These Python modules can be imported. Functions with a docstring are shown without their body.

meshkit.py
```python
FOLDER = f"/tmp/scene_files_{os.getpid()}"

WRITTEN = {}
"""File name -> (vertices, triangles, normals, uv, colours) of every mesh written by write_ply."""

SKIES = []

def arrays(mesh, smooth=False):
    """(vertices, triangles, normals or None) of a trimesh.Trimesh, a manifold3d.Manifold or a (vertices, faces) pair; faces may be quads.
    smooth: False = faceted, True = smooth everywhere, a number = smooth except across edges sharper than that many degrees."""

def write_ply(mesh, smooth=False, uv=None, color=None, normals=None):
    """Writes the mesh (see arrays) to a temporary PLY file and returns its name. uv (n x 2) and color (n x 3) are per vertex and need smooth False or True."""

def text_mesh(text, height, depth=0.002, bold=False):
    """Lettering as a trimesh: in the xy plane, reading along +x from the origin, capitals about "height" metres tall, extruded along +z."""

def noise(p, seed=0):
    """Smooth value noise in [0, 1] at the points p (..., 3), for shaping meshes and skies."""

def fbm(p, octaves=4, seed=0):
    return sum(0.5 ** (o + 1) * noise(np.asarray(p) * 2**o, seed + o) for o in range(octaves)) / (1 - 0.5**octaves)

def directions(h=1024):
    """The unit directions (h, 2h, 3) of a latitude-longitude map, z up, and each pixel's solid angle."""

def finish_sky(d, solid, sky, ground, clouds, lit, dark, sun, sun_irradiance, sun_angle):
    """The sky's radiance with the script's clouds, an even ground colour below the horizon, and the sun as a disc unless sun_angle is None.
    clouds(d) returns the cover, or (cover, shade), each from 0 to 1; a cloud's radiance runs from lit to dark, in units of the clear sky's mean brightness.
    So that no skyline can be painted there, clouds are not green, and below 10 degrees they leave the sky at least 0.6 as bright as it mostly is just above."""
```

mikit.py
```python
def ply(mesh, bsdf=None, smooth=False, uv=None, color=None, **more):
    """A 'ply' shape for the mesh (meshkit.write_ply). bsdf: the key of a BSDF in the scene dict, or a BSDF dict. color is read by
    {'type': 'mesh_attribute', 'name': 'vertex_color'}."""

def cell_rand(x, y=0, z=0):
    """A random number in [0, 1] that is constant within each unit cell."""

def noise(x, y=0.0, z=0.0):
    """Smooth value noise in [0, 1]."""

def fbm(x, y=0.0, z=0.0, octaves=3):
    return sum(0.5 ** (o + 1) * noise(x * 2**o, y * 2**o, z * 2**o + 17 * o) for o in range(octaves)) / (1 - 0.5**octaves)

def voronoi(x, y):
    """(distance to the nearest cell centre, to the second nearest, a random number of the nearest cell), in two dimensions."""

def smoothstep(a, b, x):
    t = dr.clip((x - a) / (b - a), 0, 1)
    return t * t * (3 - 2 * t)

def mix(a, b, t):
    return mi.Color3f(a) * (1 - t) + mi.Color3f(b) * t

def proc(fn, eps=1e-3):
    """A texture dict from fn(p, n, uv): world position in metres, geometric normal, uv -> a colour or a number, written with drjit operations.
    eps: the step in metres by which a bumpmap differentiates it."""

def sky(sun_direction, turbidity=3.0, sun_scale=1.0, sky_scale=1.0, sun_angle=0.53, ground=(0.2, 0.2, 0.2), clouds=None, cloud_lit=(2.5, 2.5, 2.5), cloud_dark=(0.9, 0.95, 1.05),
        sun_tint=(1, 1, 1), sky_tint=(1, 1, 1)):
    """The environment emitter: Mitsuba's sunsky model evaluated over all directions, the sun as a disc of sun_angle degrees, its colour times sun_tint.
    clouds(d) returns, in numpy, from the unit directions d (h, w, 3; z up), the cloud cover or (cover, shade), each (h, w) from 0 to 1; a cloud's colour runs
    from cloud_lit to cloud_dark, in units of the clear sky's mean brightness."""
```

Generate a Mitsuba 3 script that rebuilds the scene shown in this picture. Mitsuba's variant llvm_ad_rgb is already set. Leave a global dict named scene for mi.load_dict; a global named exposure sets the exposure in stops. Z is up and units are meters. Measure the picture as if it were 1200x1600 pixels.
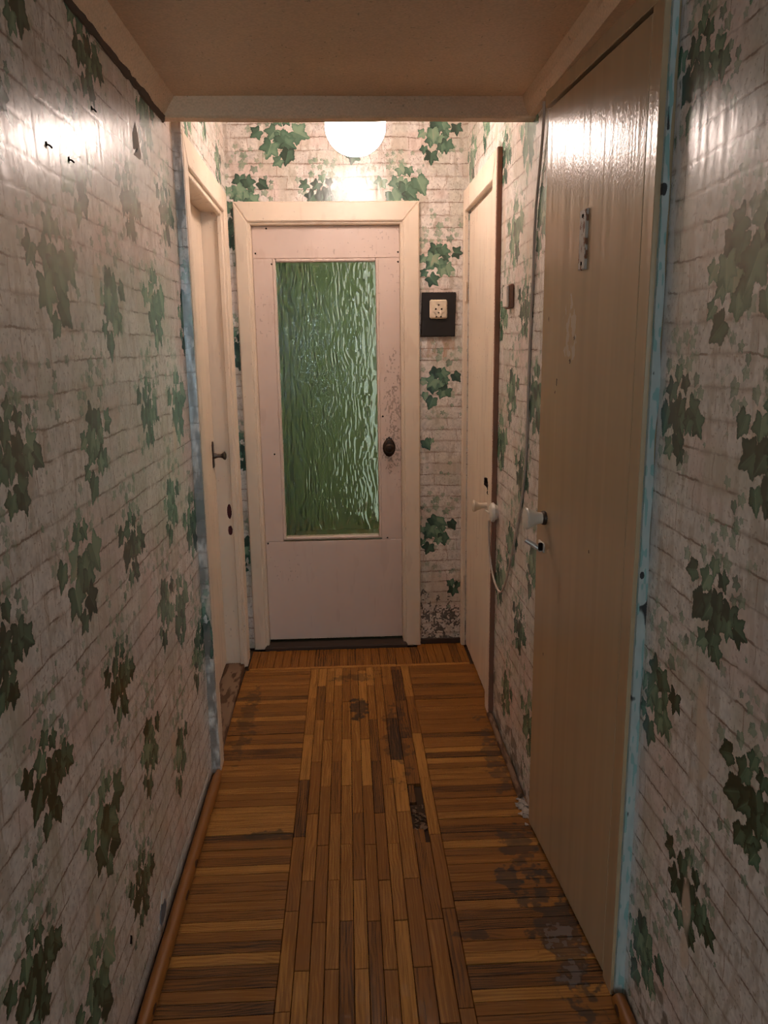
import math
import numpy as np
import drjit as dr
import trimesh
import mitsuba as mi
import mikit
import meshkit
from manifold3d import Manifold
from mikit import noise, fbm, voronoi, cell_rand, smoothstep, mix, proc

T = mi.ScalarTransform4f
scene, labels = {}, {}

# ------------------------------------------------------------------ camera, lights, exposure
exposure = 1.28
LAMP_RADIANCE = [14.6, 11.7, 10.3]
ADDED_WINDOW_RADIANCE = [5.3, 6.8, 7.6]
ADDED_KITCHEN_LAMP_RADIANCE = [15.0, 14.2, 10.5]
ADDED_KITCHEN_WINDOW_RADIANCE = [0.062, 0.088, 0.066]
F_PX, PITCH, YAW, ROLL, EYE = 1224.56, 0.2100, 0.0444, -0.0132, 1.4597
_cp, _sp, _cy, _sy = math.cos(PITCH), math.sin(PITCH), math.cos(YAW), math.sin(YAW)
_F = np.array([_sy * _cp, _cy * _cp, -_sp])
_R = np.array([_cy, -_sy, 0.0])
_U = np.cross(_R, _F)
_U = -math.sin(ROLL) * _R + math.cos(ROLL) * _U
_C = np.array([0.0, 0.0, EYE])
scene['camera'] = {'type': 'perspective', 'fov_axis': 'y', 'fov': 2 * math.degrees(math.atan(800 / F_PX)), 'near_clip': 0.02, 'far_clip': 60.0,
                   'to_world': T().look_at(origin=_C.tolist(), target=(_C + _F).tolist(), up=_U.tolist())}


# ------------------------------------------------------------------ helpers
def tag(key, label, cat=None, group=None, kind=None):
    labels[key] = {'label': label}
    if cat:
        labels[key]['category'] = cat
    if group:
        labels[key]['group'] = group
    if kind:
        labels[key]['kind'] = kind


def numbered(key):
    if key not in scene:
        return key
    k = 1
    while f'{key}_{k:03d}' in scene:
        k += 1
    return f'{key}_{k:03d}'


def put(key, mesh, mat, smooth=False, label=None, uv=None, **more):
    key = numbered(key)
    scene[key] = mikit.ply(mesh, mat, smooth=smooth, uv=uv, **more)
    if label:
        labels[key] = {'label': label}
    return key


class Fr:
    """A local frame: point (a, b, c) -> world."""

    def __init__(self, o, a, b, c):
        self.o, self.m = np.array(o, float), np.array([a, b, c], float)
        self.m /= np.linalg.norm(self.m, axis=1, keepdims=True)

    def __call__(self, p):
        return np.asarray(p, float) @ self.m + self.o

    def mesh(self, m):
        m = tm(m).copy()
        m.vertices = self(m.vertices)
        if np.linalg.det(self.m) < 0:
            m.invert()
        return m


def tm(m):
    if isinstance(m, Manifold):
        q = m.to_mesh()
        return trimesh.Trimesh(q.vert_properties[:, :3], q.tri_verts, process=False)
    return m


def hull(p):
    return tm(Manifold.hull_points(np.ascontiguousarray(p, dtype=np.float64)))


def box(x0, x1, y0, y1, z0, z1, bev=0.0):
    lo, hi = np.array([x0, y0, z0], float), np.array([x1, y1, z1], float)
    bev = min(bev, 0.45 * float((hi - lo).min()))
    pts = []
    for s in np.ndindex(2, 2, 2):
        s = np.array(s)
        c = lo + (hi - lo) * s
        inn = np.where(s == 0, bev, -bev)
        if bev <= 0:
            pts.append(c)
        else:
            for k in range(3):
                q = c + inn
                q[k] = c[k]
                pts.append(q)
    return hull(pts)


def poly_slab(poly, d0, d1, bev=0.002):
    """A convex polygon (a, b) raised from c = d0 to c = d1, its front edges chamfered."""
    from shapely.geometry import Polygon
    p = np.array(poly, float)
    q = np.array(Polygon(p).buffer(-bev, join_style=2).exterior.coords)[:-1]
    pts = [(x, y, d0) for x, y in p] + [(x, y, d1 - bev) for x, y in p] + [(x, y, d1) for x, y in q]
    return hull(pts)


def lathe(profile, n=32):
    """profile: (r, z) pairs -> surface around z."""
    return trimesh.creation.revolve(np.array(profile, float), sections=n)


def tube(path, r, n=10, caps=True):
    path = np.array(path, float)
    r = np.broadcast_to(np.asarray(r, float), len(path))
    t = np.gradient(path, axis=0)
    t /= np.linalg.norm(t, axis=1, keepdims=True)
    u = np.cross(t[0], [0.3, 0.2, 0.9])
    u /= np.linalg.norm(u)
    V = []
    for i in range(len(path)):
        u = u - t[i] * (u @ t[i])
        u /= np.linalg.norm(u)
        w = np.cross(t[i], u)
        a = np.arange(n) * 2 * np.pi / n
        V.append(path[i] + r[i] * (np.cos(a)[:, None] * u + np.sin(a)[:, None] * w))
    V = np.vstack(V)
    f = []
    for i in range(len(path) - 1):
        for k in range(n):
            a, b = i * n + k, i * n + (k + 1) % n
            f += [[a, b, b + n], [a, b + n, a + n]]
    if caps:
        V = np.vstack([V, path[0], path[-1]])
        m = len(path) * n
        for k in range(n):
            f += [[(k + 1) % n, k, m], [m - n + k, m - n + (k + 1) % n, m + 1]]
    return trimesh.Trimesh(V, np.array(f), process=False)


def spline(pts, n=60):
    from scipy.interpolate import CubicSpline
    p = np.array(pts, float)
    s = np.r_[0, np.cumsum(np.linalg.norm(np.diff(p, axis=0), axis=1))]
    return CubicSpline(s, p)(np.linspace(0, s[-1], n))


def cat(ms):
    return trimesh.util.concatenate([tm(m) for m in ms])


def flat_uv(mesh, fn):
    """Splits the mesh into single triangles so that uv can follow each face; fn(vertices) -> uv."""
    m = tm(mesh)
    v = m.vertices[m.faces].reshape(-1, 3)
    f = np.arange(len(v)).reshape(-1, 3)
    return (v, f), fn(v)


# ------------------------------------------------------------------ wallpaper: ivy leaves printed on pale brick
# Wall coordinates: u runs along each wall in metres (walls get separate ranges), v is the height.
U_LEFT, U_BACK, U_RIGHT, U_NEAR = 3.0, 9.0, 16.0, 24.0
CELL, KMAX, UMAX, VMAX = 0.03, 9, 27.0, 2.76
NU, NV = int(UMAX / CELL), int(VMAX / CELL)

# leaves of one ivy cluster: dx, dz, radius, tone (0 dark .. 1 pale)
CL_C = [((x - 560) / 5296, (850 - y) / 5296, r / 5296, t) for x, y, r, t in (
    (500, 600, 205, .10), (660, 650, 195, .33), (700, 880, 120, .20), (390, 960, 160, .25), (580, 930, 175, .42), (430, 810, 200, .5), (760, 1050, 195, .32),
    (640, 1110, 140, .42), (230, 1150, 120, .25), (400, 1300, 195, .15), (980, 700, 165, .08), (200, 820, 130, .55), (740, 790, 110, .3))]
CS_C = [((x - 560) / 5296, (850 - y) / 5296, r / 5296, t) for x, y, r, t in (
    (600, 70, 115, .6), (570, 250, 115, .62), (830, 370, 115, .42), (180, 530, 80, .65), (1000, 290, 75, .75), (900, 180, 70, .78), (1100, 70, 80, .72),
    (870, 1130, 130, .68), (300, 200, 60, .7), (760, -60, 70, .7), (420, -120, 80, .75))]
CL_A = [((x - 600) / 3920, (480 - y) / 3920, r / 3920, t) for x, y, r, t in (
    (560, 140, 120, .58), (500, 340, 165, .55), (700, 150, 100, .42), (880, 350, 200, .48), (600, 400, 150, .3), (650, 450, 205, .28), (430, 570, 195, .33),
    (710, 520, 160, .3), (720, 690, 165, .12), (565, 800, 115, .5), (220, 340, 130, .42))]
CS_A = [((x - 600) / 3920, (480 - y) / 3920, r / 3920, t) for x, y, r, t in (
    (320, 1060, 50, .38), (420, 1130, 50, .32), (410, 1210, 60, .62), (290, 1300, 80, .55), (400, 1400, 60, .5), (80, 280, 75, .72), (350, 90, 65, .65), (100, 110, 60, .72),
    (880, 160, 60, .65), (1090, 800, 45, .62), (990, 1310, 60, .52), (900, 1290, 50, .55), (1150, 880, 45, .6), (600, 40, 90, .6))]
CL_B = [((x - 560) / 4046, (760 - y) / 8160, r / 5000, t) for x, y, r, t in (
    (520, 180, 110, .35), (640, 310, 110, .12), (430, 420, 150, .25), (350, 820, 190, .05), (500, 780, 180, .1), (590, 640, 150, .0), (610, 900, 140, .15),
    (570, 1190, 170, .0), (620, 1350, 120, .05), (430, 1300, 130, .3), (770, 700, 170, .3), (870, 850, 150, .12), (740, 890, 120, .25), (220, 420, 140, .2))]
CS_B = [((x - 560) / 4046, (760 - y) / 8160, r / 5000, t) for x, y, r, t in (
    (100, 240, 90, .62), (820, 250, 80, .3), (900, 430, 85, .55), (800, 490, 70, .42), (340, 70, 90, .5), (560, 40, 90, .45), (680, 60, 100, .62), (80, 1230, 70, .66),
    (270, 1390, 80, .6), (180, 1500, 70, .25), (1010, 1130, 30, .5), (480, -180, 80, .55), (600, -330, 90, .6), (420, -420, 70, .65), (720, -250, 80, .7), (760, -420, 60, .7))]
CL_D = [(-.005, .03, .026, .12), (.008, -.008, .032, .02), (.03, .02, .022, .15)]
CL_E = [(0, 0, .034, .08), (.025, .012, .018, .5)]
KINDS = {'D': (CL_D, []), 'E': (CL_E, []), 'A': (CL_A, CS_A), 'B': (CL_B, CS_B), 'C': (CL_C, CS_C)}

CLUSTERS = [  # u, v, kind
    *[(U_LEFT + y, z, k) for y, z, k in (
        (1.432, 1.585, 'A'), (1.761, 1.56, 'C'), (2.155, 1.56, 'A'), (2.367, 1.835, 'B'), (1.575, 1.285, 'C'), (2.012, 1.308, 'B'), (2.35, 1.29, 'A'), (1.196, 1.306, 'B'),
        (1.431, 1.045, 'A'), (1.774, 1.019, 'B'), (2.182, 1.036, 'C'), (1.084, 1.04, 'B'), (1.602, 0.765, 'B'), (2.203, 0.71, 'A'), (1.194, 0.777, 'B'), (1.778, 0.51, 'C'),
        (1.432, 0.524, 'A'), (1.631, 0.244, 'B'), (1.065, 0.515, 'B'), (2.442, 0.911, 'A'), (2.076, 0.33, 'C'), (1.731, 2.035, 'B'), (1.30, 0.255, 'A'), (2.03, 0.79, 'C'),
        (1.60, 1.80, 'A'), (1.98, 1.80, 'B'), (2.19, 2.04, 'C'), (1.36, 2.04, 'A'), (1.20, 1.80, 'C'), (2.40, 0.50, 'C'), (1.00, 1.57, 'A'), (0.9, 0.8, 'C'), (2.525, 0.53, 'B'),
        (2.53, 1.56, 'C'), (3.62, 1.45, 'B'), (3.61, 0.95, 'C'), (3.62, 0.45, 'B'), (3.10, 2.30, 'A'), (2.75, 2.22, 'C'), (3.45, 2.20, 'C'), (3.64, 1.9, 'B'))],
    *[(U_BACK + x, z, k) for x, z, k in (
        (-.266, 2.332, 'A'), (.423, 2.357, 'C'), (-.436, 2.129, 'C'), (-.080, 2.112, 'B'), (.267, 2.128, 'A'), (.424, 1.835, 'C'), (.425, 1.287, 'C'), (.410, .583, 'C'),
        (.492, .285, 'D'), (.366, 1.005, 'E'), (.08, 2.36, 'C'), (-.500, 1.45, 'B'), (-.495, .98, 'B'), (-.490, .5, 'C'), (-.50, 1.98, 'B'))],
    *[(U_RIGHT - y, z, k) for y, z, k in (
        (2.635, 1.805, 'A'), (2.635, 1.305, 'C'), (2.46, 1.567, 'B'), (2.80, 1.583, 'C'), (2.458, 1.041, 'B'), (2.604, .781, 'C'), (2.443, .537, 'B'), (2.629, .223, 'C'),
        (2.811, 1.105, 'A'), (2.80, .60, 'A'), (2.30, 1.30, 'A'), (2.28, .80, 'C'), (2.28, 1.82, 'C'), (2.47, 2.06, 'A'), (2.82, 2.08, 'B'), (2.27, .27, 'A'), (3.2, 2.30, 'C'), (3.55, 2.22, 'A'))],
    *[(U_NEAR - y, z, k) for y, z, k in (
        (1.227, 1.567, 'C'), (1.395, 1.335, 'B'), (1.115, 1.60, 'A'), (1.075, 1.30, 'B'), (1.204, 1.029, 'B'), (1.408, .78, 'C'), (1.217, .477, 'B'), (1.035, .773, 'B'),
        (1.392, 1.90, 'B'), (1.398, .211, 'C'), (1.05, 1.87, 'C'), (1.22, 2.05, 'A'))],
]
_rng = np.random.default_rng(7)
_leaves = []  # u, v, radius, angle, tone, shape, alpha
for (_u, _v) in _rng.random((3300, 2)) * [UMAX, VMAX]:  # faint small leaves all over the print
    _t = _rng.random()
    _leaves.append((_u, _v, .006 + .009 * _rng.random() ** 1.5, _rng.normal(0, .7), .45 + .5 * _t, _rng.integers(3), .14 + .32 * _rng.random()))
for (_u, _v, _k) in CLUSTERS:
    _big, _small = KINDS[_k]
    _flip = 1
    for _dx, _dz, _r, _t in _small:
        _leaves.append((_u + _flip * _dx, _v + _dz, _r * 1.05, _rng.normal(0, .5), _t, _rng.integers(3), .9 - .4 * _t))
    for _dx, _dz, _r, _t in _big:
        _leaves.append((_u + _flip * _dx, _v + _dz, _r * 1.14, np.clip(_dx * 9 + _rng.normal(0, .45), -1.6, 1.6), float(np.clip(_t + _rng.normal(0, .10), -.12, .8)), _rng.integers(3), 1.0 - .25 * max(0, _t - .45)))
    for _i in range(15):  # sprays of small leaves above and below
        _a, _b = _rng.normal(0, .06), _rng.choice([-1, 1], p=[.3, .7]) * (.06 + .11 * _rng.random())
        _leaves.insert(0, (_u + _a, _v + _b, .007 + .010 * _rng.random(), _rng.normal(0, .6), .3 + .6 * _rng.random(), _rng.integers(3), .3 + .4 * _rng.random()))
_leaves = np.array(_leaves, float)
_cells = [[] for _ in range(NU * NV)]
for _i, _l in enumerate(_leaves):
    _r = _l[2] * 1.02
    for _a in range(max(0, int((_l[0] - _r) / CELL)), min(NU - 1, int((_l[0] + _r) / CELL)) + 1):
        for _b in range(max(0, int((_l[1] - _r) / CELL)), min(NV - 1, int((_l[1] + _r) / CELL)) + 1):
            _cells[_b * NU + _a].append(_i)
_tab = np.zeros((NU * NV, KMAX), np.uint32)
for _i, _c in enumerate(_cells):
    _c = _c[-KMAX:]
    _tab[_i, KMAX - len(_c):] = np.array(_c, np.uint32) + 1
_lv = np.vstack([[-50, -50, .01, 0, 0, 0, 0], _leaves])
LEAF_CELLS = mi.UInt32(_tab.ravel())
LEAF_A = mi.Float(np.stack([_lv[:, 0], _lv[:, 1], np.cos(_lv[:, 3]) / _lv[:, 2], np.sin(_lv[:, 3]) / _lv[:, 2]], 1).astype(np.float32).ravel())
LEAF_B = mi.Float(np.stack([_lv[:, 4], _lv[:, 5] * 64, _lv[:, 6], _rng.random(len(_lv))], 1).astype(np.float32).ravel())
# outline radius against the angle from the tip, for three ivy leaf shapes
_shapes = []
for _tips in (((0, 1.08), (12, .86), (34, .60), (50, .74), (66, .95), (80, .74), (100, .55), (120, .62), (138, .72), (160, .45), (180, .20)), ((0, 1.12), (14, .86), (38, .64), (64, .78), (100, .58), (140, .70), (180, .30)), ((0, 1.05), (10, .86), (30, .57), (44, .74), (58, .98), (74, .72), (92, .55), (110, .66), (128, .82), (150, .5), (180, .18))):
    _x = np.abs((np.arange(64) / 64 * 360 + 180) % 360 - 180)
    _a, _b = zip(*_tips)
    _shapes.append(np.interp(_x, _a, _b) * (1 + .05 * np.sin(np.arange(64) * 2.1)))
LEAF_R = mi.Float(np.concatenate(_shapes).astype(np.float32))


def brick_lines(u, v):
    """(horizontal joint, vertical joint, brick random) of the printed brick courses."""
    wob = (noise(u * 12, v * 3) - .5) * .006 + (noise(u * 75, v * 20) - .5) * .0030
    row = (v + wob) / .0533
    ri = dr.floor(row)
    rf = row - ri
    uu = u / .117 + .5 * (ri - 2 * dr.floor(ri / 2)) + .25 * cell_rand(ri, 3) + (noise(u * 9, v * 40) - .5) * .08
    ci = dr.floor(uu)
    cf = uu - ci
    h = dr.minimum(rf, 1 - rf) * .0533 + (noise(u * 260, v * 260) - .5) * .0022
    w = dr.minimum(cf, 1 - cf) * .117
    return h, w, cell_rand(ri, ci)


def wallpaper_color(p, n, uv):
    u, v = uv.x, uv.y
    h, w, rnd = brick_lines(u, v)
    n1 = fbm(u * 26, v * 26, 0, 3)
    n2 = noise(u * 160, v * 160)
    base = mix((.585, .545, .50), (.655, .62, .575), n1)
    n3 = fbm(u * 75, v * 60, 9, 3)
    base = base * (.82 + .16 * rnd + .20 * (n2 - .5) + .34 * (n3 - .35))
    base = mix(base, (.36, .30, .235), .5 * smoothstep(.56, .70, fbm(u * 48, v * 16, 4, 3)))
    base = mix(base, (.26, .20, .15), .55 * smoothstep(.80, .88, noise(u * 210, v * 170)))
    base = mix(base, (.58, .45, .40), .45 * smoothstep(.62, .78, noise(u * 7 + 3, v * 9)))
    base = mix(base, (.40, .40, .30), .35 * smoothstep(.55, .75, noise(u * 12 + 40, v * 8)))
    streak = smoothstep(.42, .66, noise(u * 22, dr.floor(v / .0533 + .5) * 3.1))
    smudge = (1 - smoothstep(.002, .010, h)) * smoothstep(.40, .65, noise(u * 48, v * 60))
    base = mix(base, (.33, .25, .19), .45 * smudge)
    jh = (1 - smoothstep(.0007, .0030, h)) * (.3 + .7 * streak)
    jw = (1 - smoothstep(.0006, .0024, w)) * .7 * smoothstep(.3, .55, noise(u * 31, v * 31))
    base = mix(base, (.165, .110, .080), .85 * jh)
    base = mix(base, (.30, .21, .16), jw)
    cell = mi.UInt32(dr.clip(v / CELL, 0, NV - 1)) * NU + mi.UInt32(dr.clip(u / CELL, 0, NU - 1))
    for k in range(KMAX):
        idx = dr.gather(mi.UInt32, LEAF_CELLS, cell * KMAX + k)
        a = dr.gather(mi.Vector4f, LEAF_A, idx)
        b = dr.gather(mi.Vector4f, LEAF_B, idx)
        du, dv = u - a.x, v - a.y
        x = a.z * du + a.w * dv
        y = -(a.z * dv - a.w * du)
        r = dr.sqrt(x * x + y * y)
        th = dr.atan2(x, y) * (64 / (2 * dr.pi)) + 64
        t0 = dr.floor(th)
        i0 = mi.UInt32(t0) & 63
        sh = mi.UInt32(b.y)
        rr = dr.lerp(dr.gather(mi.Float, LEAF_R, sh + i0), dr.gather(mi.Float, LEAF_R, sh + ((i0 + 1) & 63)), th - t0)
        q = r / rr
        inside = 1 - smoothstep(.95, 1.03, q)
        half = smoothstep(-.12, .12, x + .25 * (b.w - .5))
        vein = (1 - smoothstep(.01, .05, dr.abs(x))) * .35
        tone = b.x + (half - .5) * .22 + vein * .35 + (n1 - .5) * .22 - .20 * smoothstep(.55, 1.0, q) + .10 * (b.w - .5)
        dark = mix((.009, .038, .024), (.060, .148, .092), smoothstep(-.12, .35, tone))
        col = mix(dark, (.17, .28, .18), smoothstep(.3, .62, tone))
        col = mix(col, (.34, .34, .235), smoothstep(.62, 1.0, tone))
        base = mix(base, col, inside * b.z)
    # scuffs where the top layer of the paper is gone
    worn = smoothstep(.79, .84, fbm(u * 9 + 11, v * 5 + 7, 0, 3))
    base = mix(base, (.56, .46, .36), worn * .8)
    # dirt stains plus painted-in shade on the unlit strip at the step
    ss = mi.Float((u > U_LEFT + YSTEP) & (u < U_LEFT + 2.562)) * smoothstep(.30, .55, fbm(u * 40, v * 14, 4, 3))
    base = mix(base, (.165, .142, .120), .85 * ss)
    # pale torn edge of the paper beside the blue plaster
    pe = mi.Float((u > U_NEAR - 1.493) & (u < U_NEAR - 1.493 + .012 + .030 * noise(v * 17, 4))) * smoothstep(.42, .56, fbm(u * 60, v * 12, 8, 3))
    base = mix(base, (.62, .59, .58), .7 * pe)
    rs = mi.Float((u > U_BACK + .345) & (u < U_BACK + .50) & (v > 1.40) & (v < 1.50)) * smoothstep(.45, .58, fbm(u * 55, v * 24, 3, 3))
    base = mix(base, (.36, .21, .12), .55 * rs)
    # mould at the foot of the narrow wall beside the glazed door, grime along the foot of the others
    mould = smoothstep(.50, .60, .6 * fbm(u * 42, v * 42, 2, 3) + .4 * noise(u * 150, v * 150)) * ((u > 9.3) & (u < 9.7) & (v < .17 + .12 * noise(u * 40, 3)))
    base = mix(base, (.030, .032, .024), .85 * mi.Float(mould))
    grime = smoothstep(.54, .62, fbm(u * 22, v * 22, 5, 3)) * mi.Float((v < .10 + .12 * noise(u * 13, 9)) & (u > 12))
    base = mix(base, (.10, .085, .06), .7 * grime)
    return base


def wallpaper_height(p, n, uv):
    u, v = uv.x, uv.y
    h, w, rnd = brick_lines(u, v)
    j = (1 - smoothstep(.001, .006, h)) + .4 * (1 - smoothstep(.001, .004, w))
    wr = noise(u * 55 + 6 * noise(u * 8, v * 8), v * 22) + .6 * noise(u * 150, v * 70)
    wv = noise(u * 62 + 4 * noise(u * 6, v * 3), v * 9)
    return -.00010 * j + .00022 * wr + .00055 * wv + .0016 * noise(u * 5, v * 4)


def paint_color(base, dirt, amount=.5, seed=0):
    def fn(p, n, uv):
        a, b, c = p.x + p.y * .9 + seed, p.z, p.y * .4
        k = fbm(a * 9, b * 3, c * 9, 3)
        col = mix(base, tuple(x * .86 for x in base), k)
        st = smoothstep(.60, .70, fbm(a * 30, b * 7, c * 30, 3))
        col = mix(col, dirt, .16 * amount * st)
        sp = smoothstep(.86, .90, noise(a * 110, b * 110, c * 110)) * smoothstep(.55, .65, noise(a * 5, b * 5))
        col = mix(col, (.16, .10, .07), .4 * amount * sp)
        return col
    return fn


def door_pink(p, n, uv):
    col = paint_color((.66, .53, .46), (.36, .22, .16), .7, 1.0)(p, n, uv)
    # hand grime around the knob and along the lock edge: fine flecks
    d = dr.sqrt(dr.square((p.x - .222) / .045) + dr.square((p.z - 1.22) / .20))
    g = smoothstep(.60, .70, noise(p.x * 170, p.z * 120) * .55 + fbm(p.x * 50, p.z * 20, 1, 2) * .45 + .12 * (1 - d)) * mi.Float(d < 1.15)
    col = mix(col, (.20, .13, .10), .55 * g)
    d2 = dr.sqrt(dr.square((p.x - .205) / .04) + dr.square((p.z - .97) / .10))
    g2 = smoothstep(.58, .70, noise(p.x * 190, p.z * 150) * .6 + fbm(p.x * 60, p.z * 40, 4, 2) * .4 + .1 * (1 - d2)) * mi.Float(d2 < 1.2)
    return mix(col, (.18, .12, .09), .5 * g2)


def brown_color(p, n, uv):
    a = p.y + p.x * .7
    k = fbm(a * 40, p.z * 1.2, 3, 3)
    col = mix((.45, .315, .190), (.375, .255, .148), k)
    for cy, cz, ry, rz in ((1.925, 1.415, .006, .008), (2.02, 1.36, .005, .012), (2.03, 1.335, .004, .004), (1.90, 1.47, .007, .006), (2.06, .60, .004, .006), (1.75, .98, .004, .005), (2.10, 1.52, .004, .007)):
        dd = dr.sqrt(dr.square((p.y - cy) / ry) + dr.square((p.z - cz) / rz)) + .5 * noise(a * 300, p.z * 300)
        col = mix(col, (.07, .045, .035), .8 * mi.Float(dd < 1.1))
    # pale scuffs where the paint has been rubbed
    d = dr.sqrt(dr.square((p.y - 1.93) / .06) + dr.square((p.z - 1.50) / .09))
    s = smoothstep(.62, .70, fbm(a * 45, p.z * 30, 8, 3) + .25 * (1 - d)) * mi.Float(d < 1)
    return mix(col, (.50, .46, .40), .5 * s)


def brown_height(p, n, uv):
    a = p.y + p.x * .7
    return .0013 * noise(a * 50, p.z * 1.3) + .0005 * noise(a * 140, p.z * 4) + .00022 * noise(a * 300, p.z * 210)


def soffit_color(p, n, uv):
    k = fbm(p.x * 6, p.y * 6, p.z * 6, 3)
    f = noise(p.x * 240, p.y * 240, p.z * 240)
    col = mix((.70, .485, .315), (.60, .405, .26), k) * (.9 + .2 * f)
    sp = smoothstep(.90, .94, noise(p.x * 120, p.y * 120, p.z * 120))
    return mix(col, (.12, .08, .05), .4 * sp)


def soffit_height(p, n, uv):
    return .0012 * noise(p.x * 60, p.y * 60, p.z * 60)


def edge_color(p, n, uv):
    k = fbm(p.z * 25, p.x * 90, p.y * 90, 3)
    col = mix((.33, .37, .355), (.44, .465, .44), k)
    c = smoothstep(.60, .66, noise(p.z * 42, p.x * 200, p.y * 200))
    col = mix(col, (.14, .31, .29), .7 * c)
    return mix(col, (.03, .03, .03), smoothstep(.84, .88, noise(p.z * 30 + 9, p.x * 60)))


WOOD_DARK, WOOD_MID, WOOD_LIGHT = (.034, .0115, .0035), (.235, .088, .0135), (.44, .205, .042)


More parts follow.
